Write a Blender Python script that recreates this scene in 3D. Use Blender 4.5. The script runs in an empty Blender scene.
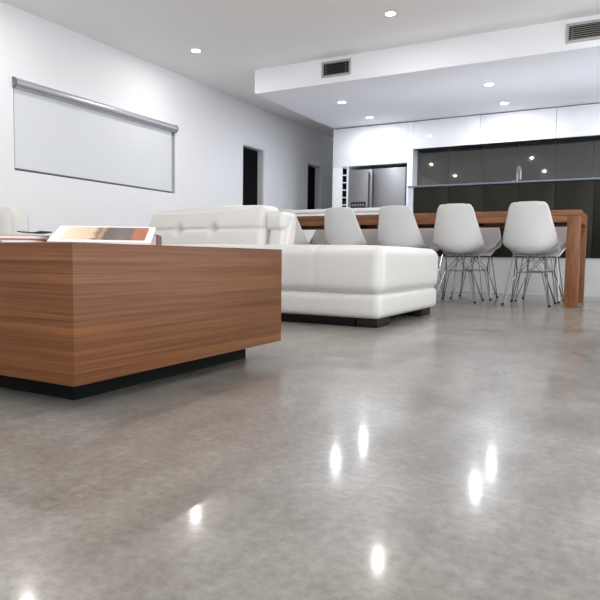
import bpy, bmesh, math, random
from mathutils import Vector, Matrix
random.seed(7)
scn = bpy.context.scene
col = scn.collection
PI = math.pi

# ------------------------------------------------------------------ helpers
def link(name, me, parent=None, mat=None, loc=(0,0,0), rz=0):
    o = bpy.data.objects.new(name, me); col.objects.link(o)
    o.location = loc; o.rotation_euler = (0,0,rz)
    if parent: o.parent = parent
    if mat and me: me.materials.append(mat)
    return o
def tag(o, label=None, cat=None, group=None, kind=None):
    if label: o['label'] = label
    if cat: o['category'] = cat
    if group: o['group'] = group
    if kind: o['kind'] = kind
    return o
def thing(name, label, cat, loc=(0,0,0), rz=0, group=None):
    return tag(link(name, None, None, None, loc, rz), label, cat, group)
def finish(bm, name, smooth=False, angle=None):
    bmesh.ops.recalc_face_normals(bm, faces=bm.faces)
    me = bpy.data.meshes.new(name); bm.to_mesh(me); bm.free()
    if smooth:
        for p in me.polygons: p.use_smooth = True
        if angle is not None:
            me.set_sharp_from_angle(angle=math.radians(angle))
    return me
def add_box(bm, x0,x1,y0,y1,z0,z1, bev=0, seg=2):
    t = bmesh.new()
    bmesh.ops.create_cube(t, size=1)
    for v in t.verts:
        v.co = Vector((x0+(v.co.x+.5)*(x1-x0), y0+(v.co.y+.5)*(y1-y0), z0+(v.co.z+.5)*(z1-z0)))
    if bev: bmesh.ops.bevel(t, geom=t.edges[:], offset=bev, segments=seg, affect='EDGES', profile=.5)
    me = bpy.data.meshes.new('tmp'); t.to_mesh(me); t.free(); bm.from_mesh(me); bpy.data.meshes.remove(me)
def box(name, x0,x1,y0,y1,z0,z1, mat, parent=None, bev=0, seg=2):
    bm = bmesh.new(); add_box(bm, x0,x1,y0,y1,z0,z1, bev, seg)
    return link(name, finish(bm, name, bev>0, 40), parent, mat)
def add_tube(bm, pts, r, n=8, cap=True):
    pts = [Vector(p) for p in pts]; rings = []
    up = None
    for i,p in enumerate(pts):
        if i==0: d = pts[1]-p
        elif i==len(pts)-1: d = p-pts[i-1]
        else: d = (pts[i+1]-p).normalized()+(p-pts[i-1]).normalized()
        d.normalize()
        if up is None:
            a = Vector((0,0,1)) if abs(d.z)<.9 else Vector((1,0,0))
            up = (a-d*a.dot(d)).normalized()
        else: up = (up-d*up.dot(d)).normalized()
        s = d.cross(up)
        rr = r[i] if isinstance(r,(list,tuple)) else r
        rings.append([bm.verts.new(p+(up*math.cos(2*PI*k/n)+s*math.sin(2*PI*k/n))*rr) for k in range(n)])
    for a,b in zip(rings, rings[1:]):
        for k in range(n): bm.faces.new((a[k],a[(k+1)%n],b[(k+1)%n],b[k]))
    if cap: bm.faces.new(rings[0]); bm.faces.new(rings[-1])
def tube(name, pts, r, mat, parent=None, n=10):
    bm = bmesh.new(); add_tube(bm, pts, r, n)
    return link(name, finish(bm, name, True, 50), parent, mat)
def add_lathe(bm, prof, c=(0,0,0), n=32):
    rings=[]
    for r,z in prof:
        if r<=1e-6: rings.append([bm.verts.new((c[0],c[1],c[2]+z))])
        else: rings.append([bm.verts.new((c[0]+r*math.cos(2*PI*k/n), c[1]+r*math.sin(2*PI*k/n), c[2]+z)) for k in range(n)])
    for a,b in zip(rings,rings[1:]):
        for k in range(n):
            if len(a)==1 and len(b)==1: continue
            if len(a)==1: bm.faces.new((a[0],b[k],b[(k+1)%n]))
            elif len(b)==1: bm.faces.new((a[k],a[(k+1)%n],b[0]))
            else: bm.faces.new((a[k],a[(k+1)%n],b[(k+1)%n],b[k]))
def rounded(name, x0,x1,y0,y1,z0,z1, r, mat, parent=None, puff=0.0, n=(30,30,14), fn=None):
    """soft upholstered block: rounded box, faces bulged by puff, fn displaces points for seams and tufts"""
    bm = bmesh.new(); cx,cy,cz=(x0+x1)/2,(y0+y1)/2,(z0+z1)/2; hx,hy,hz=(x1-x0)/2,(y1-y0)/2,(z1-z0)/2
    h=(hx,hy,hz); verts={}
    def ss(t):  # denser near the edges
        return math.sin(t*PI/2)*.5+t*.5
    def vert(i,j,k):
        if (i,j,k) in verts: return verts[i,j,k]
        a=[ss(2*i/n[0]-1), ss(2*j/n[1]-1), ss(2*k/n[2]-1)]
        p=Vector((a[0]*hx,a[1]*hy,a[2]*hz))
        q=Vector([max(-(h[m]-r),min(h[m]-r,p[m])) for m in range(3)])
        d=p-q
        nn=d.normalized() if d.length>1e-9 else Vector((0,0,0))
        # bulge
        B=(1-a[0]**2,1-a[1]**2,1-a[2]**2)
        w=Vector((nn.x*abs(nn.x)*B[1]*B[2], nn.y*abs(nn.y)*B[0]*B[2], nn.z*abs(nn.z)*B[0]*B[1]))
        w=Vector([math.copysign(abs(c)**.5,c) if c else 0 for c in w])
        p=q+nn*r+w*puff
        if fn: p=fn(Vector((cx+p.x,cy+p.y,cz+p.z)), nn)
        else: p=Vector((cx+p.x,cy+p.y,cz+p.z))
        verts[i,j,k]=bm.verts.new(p); return verts[i,j,k]
    I,J,K=n
    for i in range(I):
        for j in range(J):
            for k in (0,K): bm.faces.new((vert(i,j,k),vert(i+1,j,k),vert(i+1,j+1,k),vert(i,j+1,k)))
    for i in range(I):
        for k in range(K):
            for j in (0,J): bm.faces.new((vert(i,j,k),vert(i+1,j,k),vert(i+1,j,k+1),vert(i,j,k+1)))
    for j in range(J):
        for k in range(K):
            for i in (0,I): bm.faces.new((vert(i,j,k),vert(i,j+1,k),vert(i,j+1,k+1),vert(i,j,k+1)))
    return link(name, finish(bm,name,True), parent, mat)
def copy_tree(o, parent=None):
    c = o.copy(); col.objects.link(c)
    if parent: c.parent = parent
    for ch in list(o.children): copy_tree(ch, c)
    return c

# ------------------------------------------------------------------ materials
def srgb(r,g,b):
    f=lambda c:(c/255/12.92) if c/255<=.04045 else ((c/255+.055)/1.055)**2.4
    return (f(r),f(g),f(b),1)
def mat(name, color, rough=.5, metal=0, bump=0, bscale=40, coat=0, coat_rough=.03, spec=.5, var=0, vscale=3):
    m = bpy.data.materials.new(name); m.use_nodes=True; nt=m.node_tree; N=nt.nodes; L=nt.links
    b=N['Principled BSDF']; b.inputs['Roughness'].default_value=rough; b.inputs['Metallic'].default_value=metal
    b.inputs['Base Color'].default_value=color; b.inputs['Coat Weight'].default_value=coat
    b.inputs['Coat Roughness'].default_value=coat_rough; b.inputs['Specular IOR Level'].default_value=spec
    tc=N.new('ShaderNodeTexCoord')
    if var:
        no=N.new('ShaderNodeTexNoise'); no.inputs['Scale'].default_value=vscale; no.inputs['Detail'].default_value=5
        L.new(tc.outputs['Object'],no.inputs['Vector'])
        mx=N.new('ShaderNodeMix'); mx.data_type='RGBA'
        mx.inputs[6].default_value=tuple(c*(1-var) for c in color[:3])+(1,); mx.inputs[7].default_value=tuple(min(1,c*(1+var)) for c in color[:3])+(1,)
        L.new(no.outputs['Fac'],mx.inputs[0]); L.new(mx.outputs[2],b.inputs['Base Color'])
    if bump:
        no=N.new('ShaderNodeTexNoise'); no.inputs['Scale'].default_value=bscale; no.inputs['Detail'].default_value=4
        bp=N.new('ShaderNodeBump'); bp.inputs['Strength'].default_value=bump; bp.inputs['Distance'].default_value=.01
        L.new(tc.outputs['Object'],no.inputs['Vector']); L.new(no.outputs['Fac'],bp.inputs['Height']); L.new(bp.outputs['Normal'],b.inputs['Normal'])
    return m
def wood(name, c0, c1, c2, scale=(1.6,1.6,38), rough=.42):
    m = bpy.data.materials.new(name); m.use_nodes=True; nt=m.node_tree; N=nt.nodes; L=nt.links
    b=N['Principled BSDF']; b.inputs['Roughness'].default_value=rough; b.inputs['Specular IOR Level'].default_value=.35
    tc=N.new('ShaderNodeTexCoord'); mp=N.new('ShaderNodeMapping'); mp.inputs['Scale'].default_value=scale
    no=N.new('ShaderNodeTexNoise'); no.inputs['Scale'].default_value=1; no.inputs['Detail'].default_value=9; no.inputs['Roughness'].default_value=.62; no.inputs['Distortion'].default_value=.35
    L.new(tc.outputs['Object'],mp.inputs['Vector']); L.new(mp.outputs['Vector'],no.inputs['Vector'])
    cr=N.new('ShaderNodeValToRGB'); cr.color_ramp.elements[0].position=.3; cr.color_ramp.elements[0].color=c0
    cr.color_ramp.elements[1].position=.72; cr.color_ramp.elements[1].color=c2
    e=cr.color_ramp.elements.new(.5); e.color=c1
    L.new(no.outputs['Fac'],cr.inputs['Fac'])
    mp2=N.new('ShaderNodeMapping'); mp2.inputs['Scale'].default_value=tuple(s*5 for s in scale)
    n2=N.new('ShaderNodeTexNoise'); n2.inputs['Scale'].default_value=1; n2.inputs['Detail'].default_value=3
    L.new(tc.outputs['Object'],mp2.inputs['Vector']); L.new(mp2.outputs['Vector'],n2.inputs['Vector'])
    mx=N.new('ShaderNodeMix'); mx.data_type='RGBA'; mx.blend_type='MULTIPLY'; mx.inputs[0].default_value=.45
    r2=N.new('ShaderNodeValToRGB'); r2.color_ramp.elements[0].position=.35; r2.color_ramp.elements[0].color=(.45,.42,.4,1); r2.color_ramp.elements[1].position=.6; r2.color_ramp.elements[1].color=(1,1,1,1)
    L.new(n2.outputs['Fac'],r2.inputs['Fac']); L.new(cr.outputs['Color'],mx.inputs[6]); L.new(r2.outputs['Color'],mx.inputs[7])
    L.new(mx.outputs[2],b.inputs['Base Color'])
    bp=N.new('ShaderNodeBump'); bp.inputs['Strength'].default_value=.08; bp.inputs['Distance'].default_value=.003
    L.new(n2.outputs['Fac'],bp.inputs['Height']); L.new(bp.outputs['Normal'],b.inputs['Normal'])
    return m
def emit(name, color, s):
    m = bpy.data.materials.new(name); m.use_nodes=True; N=m.node_tree.nodes; b=N['Principled BSDF']
    b.inputs['Base Color'].default_value=(.8,.8,.8,1); b.inputs['Emission Color'].default_value=color; b.inputs['Emission Strength'].default_value=s
    return m

def concrete():
    m = bpy.data.materials.new('polished_concrete'); m.use_nodes=True; nt=m.node_tree; N=nt.nodes; L=nt.links
    b=N['Principled BSDF']; tc=N.new('ShaderNodeTexCoord')
    def noise(s,d,r=.55,dist=0,sc=None):
        no=N.new('ShaderNodeTexNoise'); no.inputs['Scale'].default_value=s; no.inputs['Detail'].default_value=d; no.inputs['Roughness'].default_value=r; no.inputs['Distortion'].default_value=dist
        if sc:
            mp=N.new('ShaderNodeMapping'); mp.inputs['Scale'].default_value=sc; L.new(tc.outputs['Object'],mp.inputs['Vector']); L.new(mp.outputs['Vector'],no.inputs['Vector'])
        else: L.new(tc.outputs['Object'],no.inputs['Vector'])
        return no
    def ramp(src,p0,c0,p1,c1):
        r=N.new('ShaderNodeValToRGB'); r.color_ramp.elements[0].position=p0; r.color_ramp.elements[0].color=c0; r.color_ramp.elements[1].position=p1; r.color_ramp.elements[1].color=c1
        L.new(src,r.inputs['Fac']); return r
    def mix(t,f,a,bb):
        x=N.new('ShaderNodeMix'); x.data_type='RGBA'; x.blend_type=t; x.inputs[0].default_value=f; L.new(a,x.inputs[6]); L.new(bb,x.inputs[7]); return x.outputs[2]
    big=ramp(noise(.9,4,.5,0).outputs['Fac'],.25,srgb(*FLOOR_LO),.75,srgb(*FLOOR_HI))
    mid=ramp(noise(4,8,.62,0).outputs['Fac'],.15,(.52,.51,.49,1),.85,(1,1,1,1))
    streak=ramp(noise(13,6,.7,.2,(1,.55,1)).outputs['Fac'],.28,(.60,.58,.56,1),.72,(1,1,1,1))
    fine=ramp(noise(60,4,.7).outputs['Fac'],.3,(.62,.61,.6,1),.7,(1,1,1,1))
    spot=ramp(noise(1.9,4,.5,0,(1,1.5,1)).outputs['Fac'],.12,(.50,.46,.41,1),.72,(1,1,1,1))
    c=mix('MULTIPLY',.8,big.outputs['Color'],mid.outputs['Color']); c=mix('MULTIPLY',1,c,fine.outputs['Color'])
    c=mix('MULTIPLY',.95,c,streak.outputs['Color']); c=mix('MULTIPLY',.6,c,spot.outputs['Color'])
    L.new(c,b.inputs['Base Color'])
    mr=N.new('ShaderNodeMapRange'); mr.inputs['From Min'].default_value=.2; mr.inputs['From Max'].default_value=.8; mr.inputs['To Min'].default_value=.24; mr.inputs['To Max'].default_value=.38
    L.new(noise(2.2,4,.5).outputs['Fac'],mr.inputs['Value']); L.new(mr.outputs[0],b.inputs['Roughness'])
    b.inputs['Specular IOR Level'].default_value=.55
    b.inputs['Coat Weight'].default_value=.38; b.inputs['Coat Roughness'].default_value=.105; b.inputs['Coat IOR'].default_value=1.45
    return m
FLOOR_LO=(160,155,149); FLOOR_HI=(202,199,194)

M_floor=concrete()
M_wall=mat('white_wall_paint',srgb(236,236,239),.75,bump=.02,bscale=300)
M_ceil=mat('white_ceiling_paint',srgb(246,245,244),.85)
M_ceilk=mat('bright_white_ceiling_paint',srgb(245,246,250),.85)  # whiter copy of the ceiling paint, stands in for brighter kitchen light
M_gloss=mat('white_gloss_lacquer',srgb(236,237,240),.12,coat=.6,coat_rough=.03)
M_islandw=mat('white_satin_panel',srgb(196,196,198),.35)
M_leather=mat('white_leather',srgb(208,206,202),.38,bump=.12,bscale=120,coat=.15,coat_rough=.25)
M_stitch=mat('pale_grey_stitching',srgb(190,188,184),.6)
M_black=mat('black_plinth',srgb(7,7,6),.7,spec=.15)
M_feet=mat('dark_feet',srgb(26,23,16),.6,spec=.2)
M_wood=wood('walnut_veneer',srgb(88,50,25),srgb(114,70,38),srgb(132,86,49),scale=(.8,.8,60))
M_woodt=wood('oiled_timber',srgb(108,66,38),srgb(134,86,54),srgb(150,102,68),scale=(1.5,20,20))
M_woodl=wood('oiled_timber_leg',srgb(108,66,38),srgb(134,86,54),srgb(150,102,68),scale=(22,22,1.8))
M_darkgl=mat('dark_gloss_glass',srgb(42,41,39),.03,coat=1,coat_rough=.01,spec=1)
M_darkpn=mat('dark_olive_satin_panel',srgb(33,32,24),.35,spec=.2)
M_darkin=mat('charcoal_carcass',srgb(24,24,22),.6)
M_steel=mat('brushed_stainless',srgb(142,142,144),.48,metal=.85,var=.08,vscale=6)
M_steeld=mat('dark_steel_handle',srgb(70,70,72),.3,metal=.9)
M_chrome=mat('chrome_wire',srgb(150,150,152),.12,metal=1)
M_rubber=mat('black_rubber',srgb(15,15,15),.6)
M_shell=mat('white_moulded_plastic',srgb(216,215,215),.32)
M_fabric=mat('pale_blind_fabric',srgb(222,225,230),.85,bump=.03,bscale=600)
M_alu=mat('satin_aluminium',srgb(188,188,194),.35,metal=.6)
M_grey=mat('grey_metal',srgb(120,120,126),.45,metal=.4)
M_ventf=mat('vent_frame_grey',srgb(178,176,174),.5)
M_vents=mat('vent_slat_grey',srgb(150,148,144),.5)
M_ventd=mat('vent_slat_dark',srgb(70,68,58),.5)
M_vback=mat('vent_duct_black',srgb(16,16,12),.8)
M_unlit=mat('black_door_leaf',srgb(8,8,7),.7,spec=.1)  # black colour stands in for the darkness of the unlit rooms
M_paint=mat('white_door_paint',srgb(214,214,218),.5)
M_glass=mat('night_window_glass',srgb(20,22,26),.05)
M_bench=mat('pale_benchtop',srgb(214,226,240),.12,coat=.5)
M_edge=mat('blue_grey_bench_edge',srgb(120,134,150),.2)
M_ring=mat('white_downlight_trim',srgb(240,240,240),.4)
WARM=(1,.955,.915,1); COOL=(.88,.93,1,1)
M_lw=emit('warm_lamp_lens',WARM,25); M_lc=emit('cool_lamp_lens',COOL,30)

# ------------------------------------------------------------------ the setting
XL=-5.243; H1=2.70; H2=2.408; YB=6.55; XB=-4.263; YK=8.837; YS=9.08
XR=3.2; YF=-2.6; YE=12.0
def struct(o): return tag(o,kind='structure')
def sbox(name,*a,mat=M_wall,**k): return struct(box(name,*a,mat,**k))
sbox('floor',XL-.3,XR+.2,YF-.2,YE+.2,-.12,0,mat=M_floor)
sbox('ceiling',XL-.3,XR+.2,YF-.2,YE+.2,H1,H1+.12,mat=M_ceil)
sbox('ceiling_bulkhead',XB,XR,YB,YE-.8,H2,H1,mat=M_ceilk)
# left wall with a window and two door openings
bm=bmesh.new(); T=.12
BY0,BY1,BZ0,BZ1=3.86,6.19,1.17,2.04
D=[(7.745,8.35,2.065),(9.83,10.355,2.07)]
add_box(bm,XL-T,XL,YF,BY0,0,H1); add_box(bm,XL-T,XL,BY0,BY1,0,BZ0); add_box(bm,XL-T,XL,BY0,BY1,BZ1,H1)
y=BY1
for a,b,h in D:
    add_box(bm,XL-T,XL,y,a,0,H1); add_box(bm,XL-T,XL,a,b,h,H1); y=b
add_box(bm,XL-T,XL,y,YE,0,H1)
struct(link('wall_left',finish(bm,'wall_left'),None,M_wall))
for i,(a,b,h) in enumerate(D):
    d=struct(link('door_%d'%(i+1),None))
    box('door_leaf',XL-T-.04,XL-T,a-.02,b+.02,0,h+.02,M_unlit,d)  # black sheet stands in for the unlit room beyond the opening
    t=.012
    bm=bmesh.new(); add_box(bm,XL-T,XL-.02,a,a+t,0,h); add_box(bm,XL-T,XL-.02,b-t,b,0,h); add_box(bm,XL-T,XL-.02,a,b,h-t,h)
    link('door_jamb',finish(bm,'door_jamb'),d,M_paint)
    box('strike_plate',XL-.075,XL-.05,a+t,a+t+.006,.98,1.10,M_steeld,d)
w=struct(link('window_1',None))
box('window_pane',XL-T+.01,XL-T+.02,BY0,BY1,BZ0,BZ1,M_glass,w)
bm=bmesh.new()
for a in ((BY0,BY0+.04,BZ0,BZ1),(BY1-.04,BY1,BZ0,BZ1),(BY0,BY1,BZ0,BZ0+.04),(BY0,BY1,BZ1-.04,BZ1),((BY0+BY1)/2-.02,(BY0+BY1)/2+.02,BZ0,BZ1)):
    add_box(bm,XL-T+.02,XL-T+.05,*a)
link('window_frame',finish(bm,'window_frame'),w,M_grey)
bm=bmesh.new()
for a in ((YF,-2.2,0,H1),(8.0,YE,0,H1),(-2.2,8.0,2.62,H1)): add_box(bm,XR,XR+.12,*a)
struct(link('wall_right',finish(bm,'wall_right'),None,M_wall))
w2=struct(link('window_2',None))  # opening added on the unseen right side to let fill light in
bm=bmesh.new()
for a in (-2.2,-.2,1.8,3.85,5.9,7.94): add_box(bm,XR+.03,XR+.09,a,a+.06,0,2.62)
add_box(bm,XR+.03,XR+.09,-2.2,8.0,2.56,2.62); add_box(bm,XR+.03,XR+.09,-2.2,8.0,0,.05)
link('window_frame',finish(bm,'window_frame'),w2,M_grey)
bm=bmesh.new()
for a in ((XL,-1.6,0,H1),(2.9,XR,0,H1),(-1.6,2.9,2.62,H1)): add_box(bm,a[0],a[1],YF-.12,YF,a[2],a[3])
struct(link('wall_front',finish(bm,'wall_front'),None,M_wall))
w3=struct(link('window_3',None))  # another added opening, brightens the room from behind the camera
bm=bmesh.new()
for a in (-1.6,-.1,1.37,2.84): add_box(bm,a,a+.06,YF-.09,YF-.03,0,2.62)
add_box(bm,-1.6,2.9,YF-.09,YF-.03,2.56,2.62); add_box(bm,-1.6,2.9,YF-.09,YF-.03,0,.05)
link('window_frame',finish(bm,'window_frame'),w3,M_grey)
sbox('wall_back',-2.94,XR,YS+.0035,YS+.12,0,H2)
sbox('wall_alcove',XB+.1,-2.94,YK+.71,YK+.82,0,H2)
sbox('wall_hall',XB,XB+.1,YK+.72,YE,0,H2)
sbox('wall_end',XL,XB+.1,YE,YE+.12,0,H1)

# roller blind on the left wall
rb=thing('roller_blind','pale grey roller blind drawn down over the long window, in a silver tube housing','roller blind',(XL,BY0,BZ1))
def rel(parent,o):
    o.parent=parent; o.matrix_parent_inverse=parent.matrix_basis.inverted() if False else Matrix.Translation(parent.location).inverted(); return o
R_=.048
rel(rb,tube('roller_tube',[(XL+.008,BY0+.004,BZ1-.048),(XL+.008,BY1-.016,BZ1-.048)],R_,M_alu,n=24))
rel(rb,tube('end_cap',[(XL+.008,BY0-.008,BZ1-.048),(XL+.008,BY0+.004,BZ1-.048)],R_+.004,M_grey,n=24))
rel(rb,tube('end_cap',[(XL+.008,BY1-.016,BZ1-.048),(XL+.008,BY1-.003,BZ1-.048)],R_+.004,M_grey,n=24))
rel(rb,box('blind_fabric',XL-.016,XL-.013,BY0+.015,BY1-.05,BZ0+.022,BZ1-.02,M_fabric))
rel(rb,tube('bottom_rail',[(XL-.014,BY0+.015,BZ0+.016),(XL-.014,BY1-.05,BZ0+.016)],.009,M_grey,n=10))

# ------------------------------------------------------------------ downlights
def downlight(name,x,y,z,lens,label,group,col_,power):
    t=thing(name,label,'downlight',(x,y,z),0,group)
    bm=bmesh.new(); add_lathe(bm,[(.046,-.001),(.048,-.006),(.058,-.006),(.062,-.0005)],n=28)
    link('trim_ring',finish(bm,'trim_ring',True,40),t,M_ring)
    bm=bmesh.new(); add_lathe(bm,[(0,-.004),(.046,-.004),(.046,-.001)],n=24)
    link('lamp_lens',finish(bm,'lamp_lens'),t,lens)
    ld=bpy.data.lights.new('lamp','AREA'); ld.shape='DISK'; ld.size=.05; ld.energy=power; ld.color=col_[:3]; ld.spread=math.radians(180)
    lo=bpy.data.objects.new('lamp',ld); col.objects.link(lo); lo.parent=t; lo.location=(0,0,-.012)
    return t
PW_MAIN=7.5; PW_K=9.5
labs={(-4.47,5.64):'round recessed downlight in the main ceiling nearest the left wall above the blind',
      (-2.14,5.64):'round recessed downlight in the main ceiling near the top centre of the photo'}
for y in (5.64,3.33,1.05,-1.2):
    for x in (-4.47,-2.14,.20,2.3):  # right column and rear row are unseen lamps, added to fill the room
        lb=labs.get((x,y),'downlight outside the picture, %s %s'%(
            {-4.47:'the left wall side,',-2.14:'the middle left,',.20:'the middle right,',2.3:'the right wall side,'}[x],
            {5.64:'beside the bulkhead',3.33:'second row from the bulkhead',1.05:'third row from the bulkhead',-1.2:'last row behind the camera'}[y]))
        downlight('recessed_downlight',x,y,H1,M_lw,lb,'living area downlights',WARM,PW_MAIN)
kl={(-3.45,7.39):'downlight under the kitchen bulkhead, front row, above the fridge end',
    (-3.45,8.35):'downlight under the kitchen bulkhead, closest to the fridge cabinet doors',
    (-1.57,7.39):'downlight under the kitchen bulkhead, front row, above the tap',
    (-1.57,8.35):'downlight under the kitchen bulkhead, back row, near the overhead cupboards',
    (.31,7.39):'downlight under the kitchen bulkhead, front row, past the right picture edge',
    (.31,8.35):'downlight under the kitchen bulkhead, back row, past the right picture edge'}
for (x,y),lb in kl.items():
    downlight('recessed_downlight',x,y,H2,M_lc,lb,'kitchen downlights',COOL,PW_K)

# ------------------------------------------------------------------ air vents in the bulkhead face
def vent(x0,x1,z0,z1,slm,label):
    t=thing('air_vent',label,'air vent',((x0+x1)/2,YB,(z0+z1)/2)); ox,oz=t.location.x,t.location.z
    a,b,c,d=x0-ox,x1-ox,z0-oz,z1-oz; f=.024
    bm=bmesh.new()
    add_box(bm,a,b,-.012,0,d-f,d,.002); add_box(bm,a,b,-.012,0,c,c+f,.002); add_box(bm,a,a+f,-.012,0,c+f,d-f,.002); add_box(bm,b-f,b,-.012,0,c+f,d-f,.002)
    link('vent_frame',finish(bm,'vent_frame'),t,M_ventf)
    box('duct_backing',a+f,b-f,-.002,0,c+f,d-f,M_vback,t)
    n=7; hh=(d-c-2*f)/n
    for i in range(n):
        bm=bmesh.new(); z=c+f+hh*(i+.5)
        vs=[bm.verts.new(p) for p in ((a+f,-.010,z-.005),(b-f,-.010,z-.005),(b-f,-.002,z+.003),(a+f,-.002,z+.003),(a+f,-.010,z-.003),(b-f,-.010,z-.003),(b-f,-.002,z+.005),(a+f,-.002,z+.005))]
        for q in ((0,1,2,3),(4,7,6,5),(0,4,5,1),(1,5,6,2),(2,6,7,3),(3,7,4,0)): bm.faces.new([vs[k] for k in q])
        link('slat',finish(bm,'slat'),t,slm)
    for xx in (a+f+.035,b-f-.035): box('mullion',xx-.002,xx+.002,-.0115,-.0102,c+f,d-f,M_vents,t)
vent(-3.325,-2.95,2.478,2.658,M_ventd,'small air vent with dark slats in the bulkhead face above the fridge')
vent(-.675,.02,2.472,2.655,M_vents,'wide air vent with pale grey slats in the bulkhead face at the right edge')

# ------------------------------------------------------------------ kitchen: fridge wall
tc=thing('tall_cabinet','tall white gloss cabinet surrounding the steel fridge at the left end of the kitchen','cabinet',(-3.6,YK,0))
def W(o,t): return rel(t,o)
def mbox(name,boxes,m,t,bev=0):
    bm=bmesh.new()
    for b in boxes: add_box(bm,*b,bev)
    return rel(t,link(name,finish(bm,name,bev>0,40),None,m))
XF0,XF1=-4.000,-3.035; ZA=1.80
mbox('cabinet_body',[(XB,-4.105,YK,YK+.7,0,ZA),(-4.012,XF0,YK,YK+.7,0,ZA),(XF1,-2.95,YK,YK+.7,0,H2-.012),(XB,XF1,YK+.02,YK+.7,ZA,H2-.012),(-4.105,XF1,YK+.66,YK+.7,0,ZA),(-4.105,-4.012,YK,YK+.7,0,.96)],M_gloss,tc)
mbox('top_shadow_gap',[(XB+.03,-2.96,YK+.03,YK+.68,H2-.012,H2-.001)],M_darkin,tc)  # charcoal strip, its colour stands in for the shadow line
for a,b in ((XB,-3.62),(-3.617,XF1-.003)):
    mbox('cabinet_door',[(a,b,YK-.002,YK+.018,ZA+.003,H2-.014)],M_gloss,tc,.0015)
# wine rack in its slot
wr=thing('wine_rack','narrow white column of square wine cubbies beside the fridge','wine rack',(-4.058,YK,.96))
bx=[(-4.104,-4.098,YK,YK+.02,.965,1.79),(-4.019,-4.013,YK,YK+.02,.965,1.79)]
mbox('rack_liner',[(-4.104,-4.0975,YK+.021,YK+.33,.965,1.79),(-4.0195,-4.013,YK+.021,YK+.33,.965,1.79)],M_darkin,wr)  # dark inner sides paint in the shade inside the white cubbies
zs=[.965+i*.1165 for i in range(8)]
mbox('rack_frame',bx,M_gloss,wr)
for z in zs: mbox('rack_shelf',[(-4.098,-4.019,YK,YK+.33,z,z+.014 if z<1.78 else z+.008)],M_gloss,wr)
mbox('rack_back',[(-4.098,-4.019,YK+.33,YK+.34,.965,1.79)],M_darkin,wr)
M_wine=mat('dark_red_bottle',srgb(70,18,26),.25); M_foil=mat('bottle_foil',srgb(96,24,34),.4)
z0=zs[2]+.014+.037
wb=thing('wine_bottle','dark red wine bottle lying in a low cubby of the white wine rack','bottle',(-4.058,YK+.03,z0-.037))
bm=bmesh.new(); prof=[(0,0),(.013,0),(.013,.03),(.0135,.08),(.036,.13),(.037,.28),(.035,.29),(0,.29)]
add_lathe(bm,prof,n=18); bmesh.ops.rotate(bm,verts=bm.verts,matrix=Matrix.Rotation(-PI/2,3,'X')); bmesh.ops.translate(bm,verts=bm.verts,vec=(0,0,.037))
link('bottle_glass',finish(bm,'bottle_glass',True,40),wb,M_wine)
bm=bmesh.new(); add_lathe(bm,[(0,-.002),(.0145,-.002),(.0145,.05),(.0135,.05)],n=18); bmesh.ops.rotate(bm,verts=bm.verts,matrix=Matrix.Rotation(-PI/2,3,'X')); bmesh.ops.translate(bm,verts=bm.verts,vec=(0,0,.037))
link('foil_cap',finish(bm,'foil_cap',True,40),wb,M_foil)

fr=thing('refrigerator','two-door stainless steel refrigerator in the white cabinet alcove','refrigerator',(-3.52,YK,0))
fx0,fx1,fm=-3.985,-3.06,-3.592; FT=1.745
mbox('fridge_body',[(fx0,fx1,YK+.09,YK+.62,.03,FT+.01)],M_steeld,fr)
mbox('fridge_foot_grille',[(fx0+.02,fx1-.02,YK+.07,YK+.09,0,.03)],M_rubber,fr)
for a,b,hx in ((fx0,fm-.006,fm-.036),(fm+.006,fx1,fm+.030)):
    dd=mbox('fridge_door',[(a,b,YK+.02,YK+.085,.05,FT)],M_steel,fr,.008)
    bm=bmesh.new()
    add_tube(bm,[(hx,YK-.035,.75),(hx,YK-.035,1.69)],.013,10)
    for zz in (.80,1.64): add_tube(bm,[(hx,YK-.035,zz),(hx,YK+.02,zz)],.009,8)
    h=link('door_handle',finish(bm,'door_handle',True,50),None,M_steeld); h.parent=dd
    if hx<fm:
        bm=bmesh.new(); add_box(bm,-3.945,-3.70,YK+.014,YK+.020,1.12,1.245)
        p=link('dispenser_panel',finish(bm,'dispenser_panel'),None,M_darkin); p.parent=dd
        bm=bmesh.new()
        for k in range(5): add_box(bm,-3.93+k*.045,-3.90+k*.045,YK+.010,YK+.014,1.18,1.215)
        p=link('dispenser_buttons',finish(bm,'dispenser_buttons'),None,M_steel); p.parent=dd

# overhead cupboards
xs=[-2.949,-1.978,-.984,.01,1.004]
ol=['white gloss overhead cupboard next to the tall fridge cabinet','white gloss overhead cupboard, middle one above the tap','white gloss overhead cupboard meeting the right picture edge','white gloss overhead cupboard beyond the right picture edge']
for i in range(4):
    t=thing('overhead_cupboard',ol[i],'cupboard',((xs[i]+xs[i+1])/2,YK,2.0),0,'white overhead cupboards')
    mbox('cupboard_body',[(xs[i]+.002,xs[i+1]-.002,YK+.022,YS+.003,2.002,H2-.001)],M_darkin,t)
    mbox('cupboard_door',[(xs[i]+.002,xs[i+1]-.002,YK,YK+.02,1.995,H2-.012)],M_gloss,t,.0015)
# dark glass splashback panels
sx=[-2.949,-2.475,-1.975,-1.485,-1.0,-.53,-.04,.45,.94]
sl=['at the fridge end','second from the fridge cabinet','third from the fridge cabinet, left of the tap','right behind the tap','right of the tap','last whole one inside the picture','beyond the right picture edge','farthest right outside the picture']
for i in range(8):
    o=box('splashback_panel',sx[i]+.0015,sx[i+1]-.0015,YS-.010,YS+.003,.0,2.0,M_darkgl)
    tag(o,'dark glossy splashback panel, '+sl[i],'splashback','dark splashback panels')
# back bench under splashback: hidden below the island top

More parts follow.
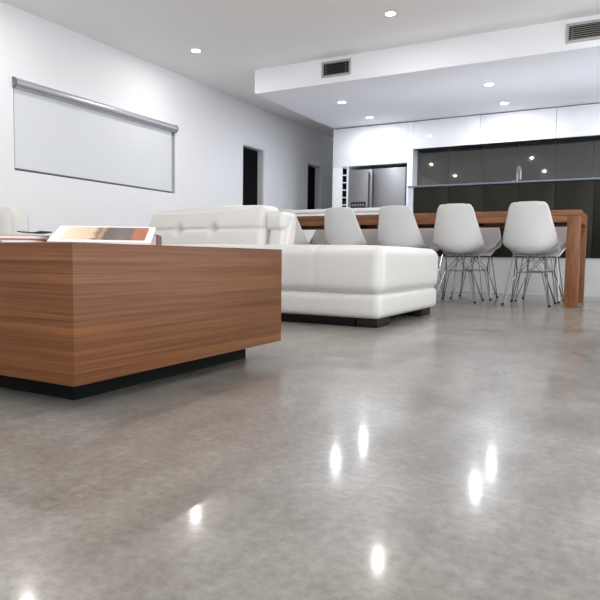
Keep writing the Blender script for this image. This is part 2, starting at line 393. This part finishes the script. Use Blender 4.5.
# island: white recessed base, dark overhanging face panels, thin pale top
YI=6.97
isl=thing('kitchen_island','long kitchen island with dark olive face panels, white base and thin top','island',(-.6,YI,0))
mbox('island_base',[(-2.31,1.9,YI+.02,YI+.85,0,.40)],M_islandw,isl)
mbox('island_carcass',[(-2.31,1.9,YI+.022,YI+.85,.402,1.205)],M_darkin,isl)
ix=[-2.305,-1.888,-1.495,-1.133,-.759,-.386,-.01,.37,.75,1.13,1.51,1.9]
for a,b in zip(ix,ix[1:]): mbox('face_panel',[(a+.002,b-.002,YI,YI+.02,.405,1.203)],M_darkpn,isl,.001)
mbox('end_panel',[(-2.372,-2.312,YI,YI+.87,0,1.205)],M_bench,isl,.002)
mbox('benchtop',[(-2.375,1.92,YI-.006,YI+.88,1.206,1.222)],M_gloss,isl,.002)
mbox('bench_edge',[(-2.377,1.92,YI-.013,YI-.0061,1.205,1.223)],M_edge,isl,.001)  # blue-grey colour imitates the lit line along the bench front
# tap
tp=thing('kitchen_tap','tall chrome gooseneck tap standing on the island top in front of the dark splashback','tap',(-1.205,YI+.35,1.222))
bm=bmesh.new(); add_lathe(bm,[(0,0),(.026,0),(.026,.01),(.018,.014),(.018,.05),(0,.05)],n=20)
link('tap_base',finish(bm,'tap_base',True,40),tp,M_steel)
pts=[(0,0,.04),(0,0,.14)]+[(.019-.019*math.cos(a*PI/8),.0-.03*math.sin(a*PI/16),.14+.06*math.sin(a*PI/8)) for a in range(1,8)]+[(.038,-.03,.14),(.038,-.03,.06)]
tube('tap_spout',pts,.014,M_chrome,tp,12)
tube('tap_lever',[(-.018,0,.04),(-.05,-.01,.055)],.006,M_steel,tp,8)

# low white side bench between table and fridge
sb=thing('white_counter','white kitchen counter left of the island, its top edge showing above the timber table','counter',(-3.15,YI,0))
mbox('counter_body',[(-3.93,-2.39,YI+.03,YI+.6,.06,.94)],M_islandw,sb)
mbox('counter_plinth',[(-3.90,-2.42,YI+.08,YI+.6,0,.06)],M_darkin,sb)
mbox('countertop',[(-3.96,-2.38,YI,YI+.62,.94,.985)],M_gloss,sb,.002)
for a,b in ((-3.925,-3.42),(-3.417,-2.91),(-2.907,-2.395)): mbox('counter_door',[(a,b,YI+.012,YI+.03,.07,.935)],M_gloss,sb,.0015)

# ------------------------------------------------------------------ dining table
TX0,TX1,TY0,TY1,TH,TT=-3.42,-.378,5.26,6.02,.772,.095
dt=thing('dining_table','long timber dining table with thick square legs and shell chairs tucked along both sides','table',((TX0+TX1)/2,(TY0+TY1)/2,0))
mbox('tabletop',[(TX0,TX1,TY0,TY1,TH-.045,TH)],M_woodt,dt,.003)
mbox('apron',[(TX0+.10,TX1-.10,TY0,TY0+.03,TH-TT,TH-.046),(TX0+.10,TX1-.10,TY1-.03,TY1,TH-TT,TH-.046),
              (TX0,TX0+.03,TY0+.10,TY1-.10,TH-TT,TH-.046),(TX1-.03,TX1,TY0+.10,TY1-.10,TH-TT,TH-.046)],M_woodt,dt,.001)
for a in (TX0+.9,TX1-.94): mbox('cross_rail',[(a,a+.04,TY0+.031,TY1-.031,TH-.09,TH-.046)],M_feet,dt)
for a in (TX0,TX1-.098):
    for b in (TY0,TY1-.098): mbox('leg',[(a,a+.098,b,b+.098,0,TH-.046)],M_woodl,dt,.002)

# ------------------------------------------------------------------ shell chair
def shell_mesh():
    #      y     z    halfw  lift   (front to top of back)
    P=[( .235,.405,.185,.000),( .225,.428,.205,.008),( .185,.442,.220,.020),( .10,.438,.228,.040),( .00,.428,.232,.062),(-.09,.424,.234,.090),
       (-.150,.436,.232,.105),(-.195,.478,.232,.104),(-.218,.545,.224,.086),(-.237,.620,.205,.064),(-.255,.700,.184,.046),(-.270,.765,.168,.030),
       (-.280,.805,.152,.022),(-.285,.826,.132,.018),(-.287,.836,.104,.015)]
    NU=20; SUB=3
    def cr(p0,p1,p2,p3,t): return [.5*((2*b)+(-a+c)*t+(2*a-5*b+4*c-d)*t*t+(-a+3*b-3*c+d)*t**3) for a,b,c,d in zip(p0,p1,p2,p3)]
    rows=[]
    for i in range(len(P)-1):
        p0=P[max(0,i-1)];p1=P[i];p2=P[i+1];p3=P[min(len(P)-1,i+2)]
        for s in range(SUB): rows.append(cr(p0,p1,p2,p3,s/SUB))
    rows.append(P[-1])
    bm=bmesh.new(); G=[]
    for i,(y,z,w,l) in enumerate(rows):
        a=rows[max(0,i-1)]; b=rows[min(len(rows)-1,i+1)]
        d=Vector((0,b[0]-a[0],b[1]-a[1])).normalized(); nrm=Vector((0,d.z,-d.y))
        if nrm.z<0 and abs(nrm.y)<.3: nrm=-nrm
        # inward: up on the seat, forward on the back
        if nrm.y<-.0 and z>.5: nrm=-nrm
        if z<=.47 and nrm.z<0: nrm=-nrm
        row=[]
        for k in range(NU+1):
            u=-1+2*k/NU
            e=abs(u)**2.2
            fr=i/(len(rows)-1)
            drop=.02*abs(u)**6 if fr>.93 else 0
            back=.012*u*u if fr<.1 else 0
            p=Vector((w*u*.925,y-back,z-drop))+nrm*(l*e)
            row.append(bm.verts.new(p))
        G.append(row)
    for a,b in zip(G,G[1:]):
        for k in range(NU): bm.faces.new((a[k],a[k+1],b[k+1],b[k]))
    me=finish(bm,'chair_shell',True); return me
def make_chair():
    t=thing('dining_chair','x','chair')
    s=link('seat_shell',shell_mesh(),t,M_shell)
    md=s.modifiers.new('thickness','SOLIDIFY'); md.thickness=.008; md.offset=0
    # wire base: four legs (two wires each), top frame and mid frame
    fx,fy0,fy1=.18,-.215,.205
    tops={(-1,-1):(-.125,-.11,.415),(1,-1):(.125,-.11,.415),(-1,1):(-.14,.13,.422),(1,1):(.14,.13,.422)}
    r=.0045
    for sx in (-1,1):
        for sy in (-1,1):
            F=(sx*fx,(fy0 if sy<0 else fy1),.012); Tn=tops[sx,sy]
            bm=bmesh.new()
            add_tube(bm,[F,Tn],r,6)
            add_tube(bm,[(F[0]-sx*.008,F[1],.012),(sx*.10,sy*.09 ,.27),(-sx*.03,sy*.12,.415)],r*.85,6)
            add_tube(bm,[(F[0],F[1]-sy*.008,.012),(sx*.11,sy*.02,.27),(tops[sx,-sy][0]*.9,-sy*.05,.41)],r*.85,6)
            lg=link('leg',finish(bm,'leg',True,60),t,M_chrome)
            bm=bmesh.new(); add_lathe(bm,[(0,0),(.010,0),(.012,.006),(.011,.016),(0,.018)],c=(F[0],F[1],0),n=12)
            link('foot_glide',finish(bm,'foot_glide',True,50),lg,M_rubber)
    bm=bmesh.new()
    q=[tops[-1,-1],tops[1,-1],tops[1,1],tops[-1,1]]
    for a,b in zip(q,q[1:]+q[:1]): add_tube(bm,[a,b],r,6)
    link('seat_frame',finish(bm,'seat_frame',True,60),t,M_grey)
    bm=bmesh.new()
    q=[(-.105,-.09,.27),(.105,-.09,.27),(.105,.09,.27),(-.105,.09,.27)]
    for a,b in zip(q,q[1:]+q[:1]): add_tube(bm,[a,b],r,6)
    link('stretcher',finish(bm,'stretcher',True,60),t,M_grey)
    return t
c0=make_chair()
near=[(-.755,5.415,.0,'right end of the near side, by the table leg'),
      (-1.355,5.415,.06,'second from the right on the near side of the table'),
      (-1.875,5.42,.02,'third from right, seen over the chaise corner'),
      (-2.415,5.42,-.03,'fourth from the right on the near side, above the chaise'),
      (-3.04,5.42,.0,'leftmost, half hidden by the sofa back cushion')]
far=[(-.735,5.915,PI,'opposite the right-end near chair'),(-1.325,5.915,PI+.05,'opposite the second near chair from the right'),
     (-1.86,5.915,PI,'opposite the third near chair from the right'),(-2.43,5.915,PI-.04,'opposite the fourth near chair from the right'),(-2.97,5.915,PI,'opposite the left-end near chair')]
first=True
for lst,pre,g in ((near,'white shell chair, wire base, ','near side dining chairs'),(far,'white shell chair on kitchen side of table, ','kitchen side dining chairs')):
    for x,y,rz,lb in lst:
        c=c0 if first else copy_tree(c0); first=False
        c.location=(x,y,0); c.rotation_euler=(0,0,rz); c['label']=pre+lb; c['group']=g

# ------------------------------------------------------------------ sofa with chaise
sf=thing('sofa','low white leather sofa with open chaise end and tufted back cushion','sofa',(-2.3,3.5,0))
SX0,SX1,SY0,SY1=-3.56,-1.155,2.99,4.07
g=lambda d,s: math.exp(-(d/s)**2)
def base_fn(p,n):
    if n.y<-.3: p=p+Vector((0,.006*g(p.x+1.60,.012),0))
    return p
def seat_fn(p,n):
    # front and top seam lines
    for sxx in (-1.545,-2.36):
        k=g(p.x-sxx,.010)
        if n.y<-.3: p=p+Vector((0,.006*k,0))
        if n.z>.3: p=p-Vector((0,0,.006*k))
    # corner seam on the right face
    if n.x>.3:
        p=p-Vector((.004*g(p.y-3.33,.012),0,0))
    # soft dimples
    p=p-n*(.003*math.sin(p.x*9+1)*math.sin(p.y*7)*math.cos(p.z*12))
    return p
rel(sf,rounded('sofa_base',SX0+.01,SX1-.005,SY0+.008,SY1,.045,.183,.035,M_leather,puff=.004,n=(60,36,8),fn=base_fn))
rel(sf,rounded('seat_cushion',SX0,SX1+.004,SY0-.004,SY1-.01,.176,.437,.055,M_leather,puff=.012,n=(150,60,18),fn=seat_fn))
for a,b,c,d in ((-1.30,-1.18,3.02,3.20),(-1.30,-1.18,3.80,3.98),(-3.5,-3.38,3.04,3.2),(-3.5,-3.38,3.8,3.98)):
    rel(sf,box('sofa_foot',a,b,c,d,0,.048,M_feet,bev=.004))
rel(sf,box('recessed_plinth',-3.36,-1.31,3.015,3.97,0,.048,M_black,bev=.003))
# raised back cushion with pleat line and two tufts
def back(name,x0,x1,ztop,zseam,tufts,slopeL=0,y0=3.70,y1=3.93,parent=sf,top_drop=0.0,th=.07):
    def fn(p,n):
        t=(p.z-.42)/(ztop-.42)
        p=p+Vector((0,.05*t,0))
        if n.y<-.2:
            p=p+Vector((0,.016*g(p.z-zseam,.012),0))
            for tx in tufts:
                dx=p.x-tx; dz=p.z-zseam
                p=p+Vector((0,.035*math.exp(-(dx*dx/.0012+dz*dz/.0010)),0))
                p=p+Vector((0,.012*math.exp(-(dx/.012)**2)*math.exp(-abs(dz)/.06),0))
        # outline: left edge leans in, top drops to the left
        u=(p.x-x0)/(x1-x0)
        p=p+Vector((slopeL*max(0,t)*(1-u)**2,0,-top_drop*(1-u)*max(0,t)**2))
        return p
    return rel(parent,rounded(name,x0,x1,y0,y1,.42,ztop,th,M_leather,puff=.02,n=(90,12,48),fn=fn))
back('back_cushion',-3.50,-2.350,.742,.578,(-3.135,-2.79),slopeL=.09,top_drop=.022,th=.038)
back('corner_cushion',-2.325,-2.19,.66,.30,(),y0=3.745,y1=3.90,th=.03)
rel(sf,rounded('headrest',-2.335,-2.185,3.735,3.93,.565,.690,.03,M_leather,puff=.008,n=(20,16,14)))

# armchair at the far left
ac=thing('armchair','white leather armchair at the left edge, mostly hidden behind the coffee table','armchair',(-4.3,2.6,0))
rel(ac,rounded('armchair_base',-4.78,-3.86,2.1,2.95,.06,.25,.05,M_leather,n=(20,20,8)))
rel(ac,rounded('armchair_seat',-4.62,-4.02,2.08,2.75,.25,.42,.06,M_leather,puff=.02,n=(20,20,10)))
def acb(p,n):
    t=max(0,(p.z-.25)/.45); u=(p.x+4.28)/.46
    return Vector((p.x-u*.05*t*t, p.y+.04*t, p.z))
rel(ac,rounded('armchair_back',-4.80,-3.82,2.76,2.95,.25,.70,.085,M_leather,puff=.02,n=(30,12,20),fn=acb))
for a,b in ((-4.78,-4.64),(-4.0,-3.86)): rel(ac,rounded('armrest',a,b,2.1,2.75,.25,.47,.05,M_leather,n=(8,20,10)))
for a in (-4.7,-3.95):
    for b in (2.18,2.85): rel(ac,box('armchair_foot',a-.03,a+.03,b-.03,b+.03,0,.06,M_feet,bev=.003))

# ------------------------------------------------------------------ coffee table
CX1,CY0,CY1,CZ0,CZ1=-1.132,.979,1.93,.061,.398
CX0=CX1-.98
ct=thing('coffee_table','large square timber block coffee table floating on a recessed black plinth','coffee table',((CX0+CX1)/2,(CY0+CY1)/2,0))
mbox('table_block',[(CX0,CX1,CY0,CY1,CZ0,CZ1)],M_wood,ct,.0015)
mbox('plinth',[(CX0+.10,CX1-.10,CY0+.085,CY1-.085,0,CZ0)],M_black,ct)

# printed matter on it
def cover_mat():
    m=bpy.data.materials.new('printed_cover'); m.use_nodes=True; nt=m.node_tree; N=nt.nodes; L=nt.links
    b=N['Principled BSDF']; b.inputs['Roughness'].default_value=.3
    tc=N.new('ShaderNodeTexCoord'); sp=N.new('ShaderNodeSeparateXYZ'); L.new(tc.outputs['Generated'],sp.inputs['Vector'])
    no=N.new('ShaderNodeTexNoise'); no.inputs['Scale'].default_value=9; no.inputs['Detail'].default_value=6; L.new(tc.outputs['Generated'],no.inputs['Vector'])
    ma=N.new('ShaderNodeMath'); ma.operation='MULTIPLY_ADD'; ma.inputs[1].default_value=.22; L.new(no.outputs['Fac'],ma.inputs[0])
    sub=N.new('ShaderNodeMath'); sub.operation='SUBTRACT'; sub.inputs[1].default_value=.11; L.new(sp.outputs['X'],sub.inputs[0]); L.new(sub.outputs[0],ma.inputs[2])
    cr=N.new('ShaderNodeValToRGB'); E=cr.color_ramp.elements
    E[0].position=0; E[0].color=srgb(226,204,176); E[1].position=1; E[1].color=srgb(176,100,72)
    for p,c in ((.34,(222,196,164)),(.40,(120,84,62)),(.46,(196,160,130)),(.50,(92,78,72)),(.72,(120,108,104)),(.80,(110,92,84)),(.86,(184,112,82))):
        e=E.new(p); e.color=srgb(*c)
    L.new(ma.outputs[0],cr.inputs['Fac']); L.new(cr.outputs['Color'],b.inputs['Base Color']); return m
M_cover=cover_mat(); M_paper=mat('paper_white',srgb(240,238,234),.5)
M_magenta=mat('maroon_cover',srgb(110,30,52),.4); M_red=mat('red_cover',srgb(190,64,48),.4)
M_sage=mat('grey_green_cover',srgb(112,124,112),.45); M_charc=mat('charcoal_cover',srgb(44,46,50),.4); M_tan=mat('dusty_pink_cover',srgb(186,160,148),.5)
def book(name,label,cat,A,B,depth,z,thick,cm,tilt=0,pic=False,group=None,side=None,endspine=False):
    """A->B is the near bottom edge (x,y); depth away to its left; tilt lifts the far edge"""
    A=Vector((A[0],A[1],0)); B=Vector((B[0],B[1],0)); u=(B-A); w=u.length; ang=math.atan2(u.y,u.x)
    t=thing(name,label,cat,(A.x,A.y,z),ang,group); t.rotation_euler=(tilt,0,ang)
    c=.0022
    box('page_block',.002,w-.003,.002,depth-.003,c,thick-c,M_paper,t)
    box('back_cover',0,w,0,depth,0,c,cm if side is None else side,t,.0006,1)
    box('front_cover',0,w,0,depth,thick-c,thick,cm,t,.0006,1)
    if endspine: box('spine',w-.003,w,0,depth,c,thick-c,cm,t)
    else: box('spine',0,w,depth-.003,depth,c,thick-c,cm if side is None else side,t)
    if pic: box('cover_picture',.03,w-.018,.018,depth-.012,thick,thick+.0006,M_cover,t)
    return t
zt=CZ1
book('book','maroon hardback book propping up the white picture book','book',(-1.512,1.252),(-1.276,1.424),.14,zt+.001,.034,M_magenta,endspine=True)
book('picture_book','large white picture book tilted up on the coffee table, beige and brown photo cover','book',(-1.45,1.165),(-1.22,1.332),.158,zt+.002,.007,M_paper,tilt=.325,pic=True,side=M_paper)
book('magazine','red covered magazine at the left foot of the picture book','magazine',(-1.56,1.10),(-1.475,1.13),.10,zt+.001,.012,M_red,group='magazines left of the picture book')
book('magazine','dusty pink magazine under the charcoal brochure, left of the picture book','magazine',(-1.64,1.11),(-1.495,1.15),.08,zt+.014,.012,M_tan,group='magazines left of the picture book')
book('magazine','white magazine at the left end of the coffee table','magazine',(-1.92,1.04),(-1.60,1.07),.20,zt+.001,.008,M_paper,group='magazines left of the picture book')
book('magazine','grey green magazine lying tilted on the white one','magazine',(-1.93,1.06),(-1.655,1.09),.18,zt+.011,.008,M_sage,tilt=.06,group='magazines left of the picture book')
# curled charcoal brochure on top
bm=bmesh.new(); n=14; top=[];bot=[]
for i in range(n+1):
    s=i/n; x=-.04+.08*s; z=.034+.004*(2*s-1)**2
    top.append((bm.verts.new((x,0,z+.003)),bm.verts.new((x,.05,z+.003)))); bot.append((bm.verts.new((x,0,z)),bm.verts.new((x,.05,z))))
for i in range(n):
    bm.faces.new((top[i][0],top[i+1][0],top[i+1][1],top[i][1])); bm.faces.new((bot[i][0],bot[i][1],bot[i+1][1],bot[i+1][0]))
    bm.faces.new((bot[i][0],bot[i+1][0],top[i+1][0],top[i][0])); bm.faces.new((bot[i][1],top[i][1],top[i+1][1],bot[i+1][1]))
bm.faces.new((bot[0][0],top[0][0],top[0][1],bot[0][1])); bm.faces.new((bot[n][0],bot[n][1],top[n][1],top[n][0]))
o=link('brochure',finish(bm,'brochure',True,40),None,M_charc,(-1.525,1.165,zt-.003),.24)
tag(o,'charcoal brochure with curled ends on top of the magazines','brochure')

# ------------------------------------------------------------------ camera, world, view
cam=bpy.data.cameras.new('camera'); co=bpy.data.objects.new('camera',cam); col.objects.link(co)
F=608.373; yaw,pit,rol=.5,.07,.013
f=Vector((-math.sin(yaw)*math.cos(pit),math.cos(yaw)*math.cos(pit),-math.sin(pit)))
r=Vector((math.cos(yaw),math.sin(yaw),0)); u=r.cross(f)
r,u=r*math.cos(rol)+u*math.sin(rol), -r*math.sin(rol)+u*math.cos(rol)
m=Matrix((r,u,-f)).transposed().to_4x4(); m.translation=Vector((0,0,.37)); co.matrix_world=m
cam.sensor_width=36; cam.lens=36*F/600; cam.clip_start=.02
scn.camera=co
wd=bpy.data.worlds.new('world'); scn.world=wd; wd.use_nodes=True
wd.node_tree.nodes['Background'].inputs[0].default_value=(.92,.96,1,1); wd.node_tree.nodes['Background'].inputs[1].default_value=2.5
vs=scn.view_settings; vs.view_transform='Standard'; vs.look='None'; vs.gamma=1; vs.use_curve_mapping=False; vs.exposure=0.34
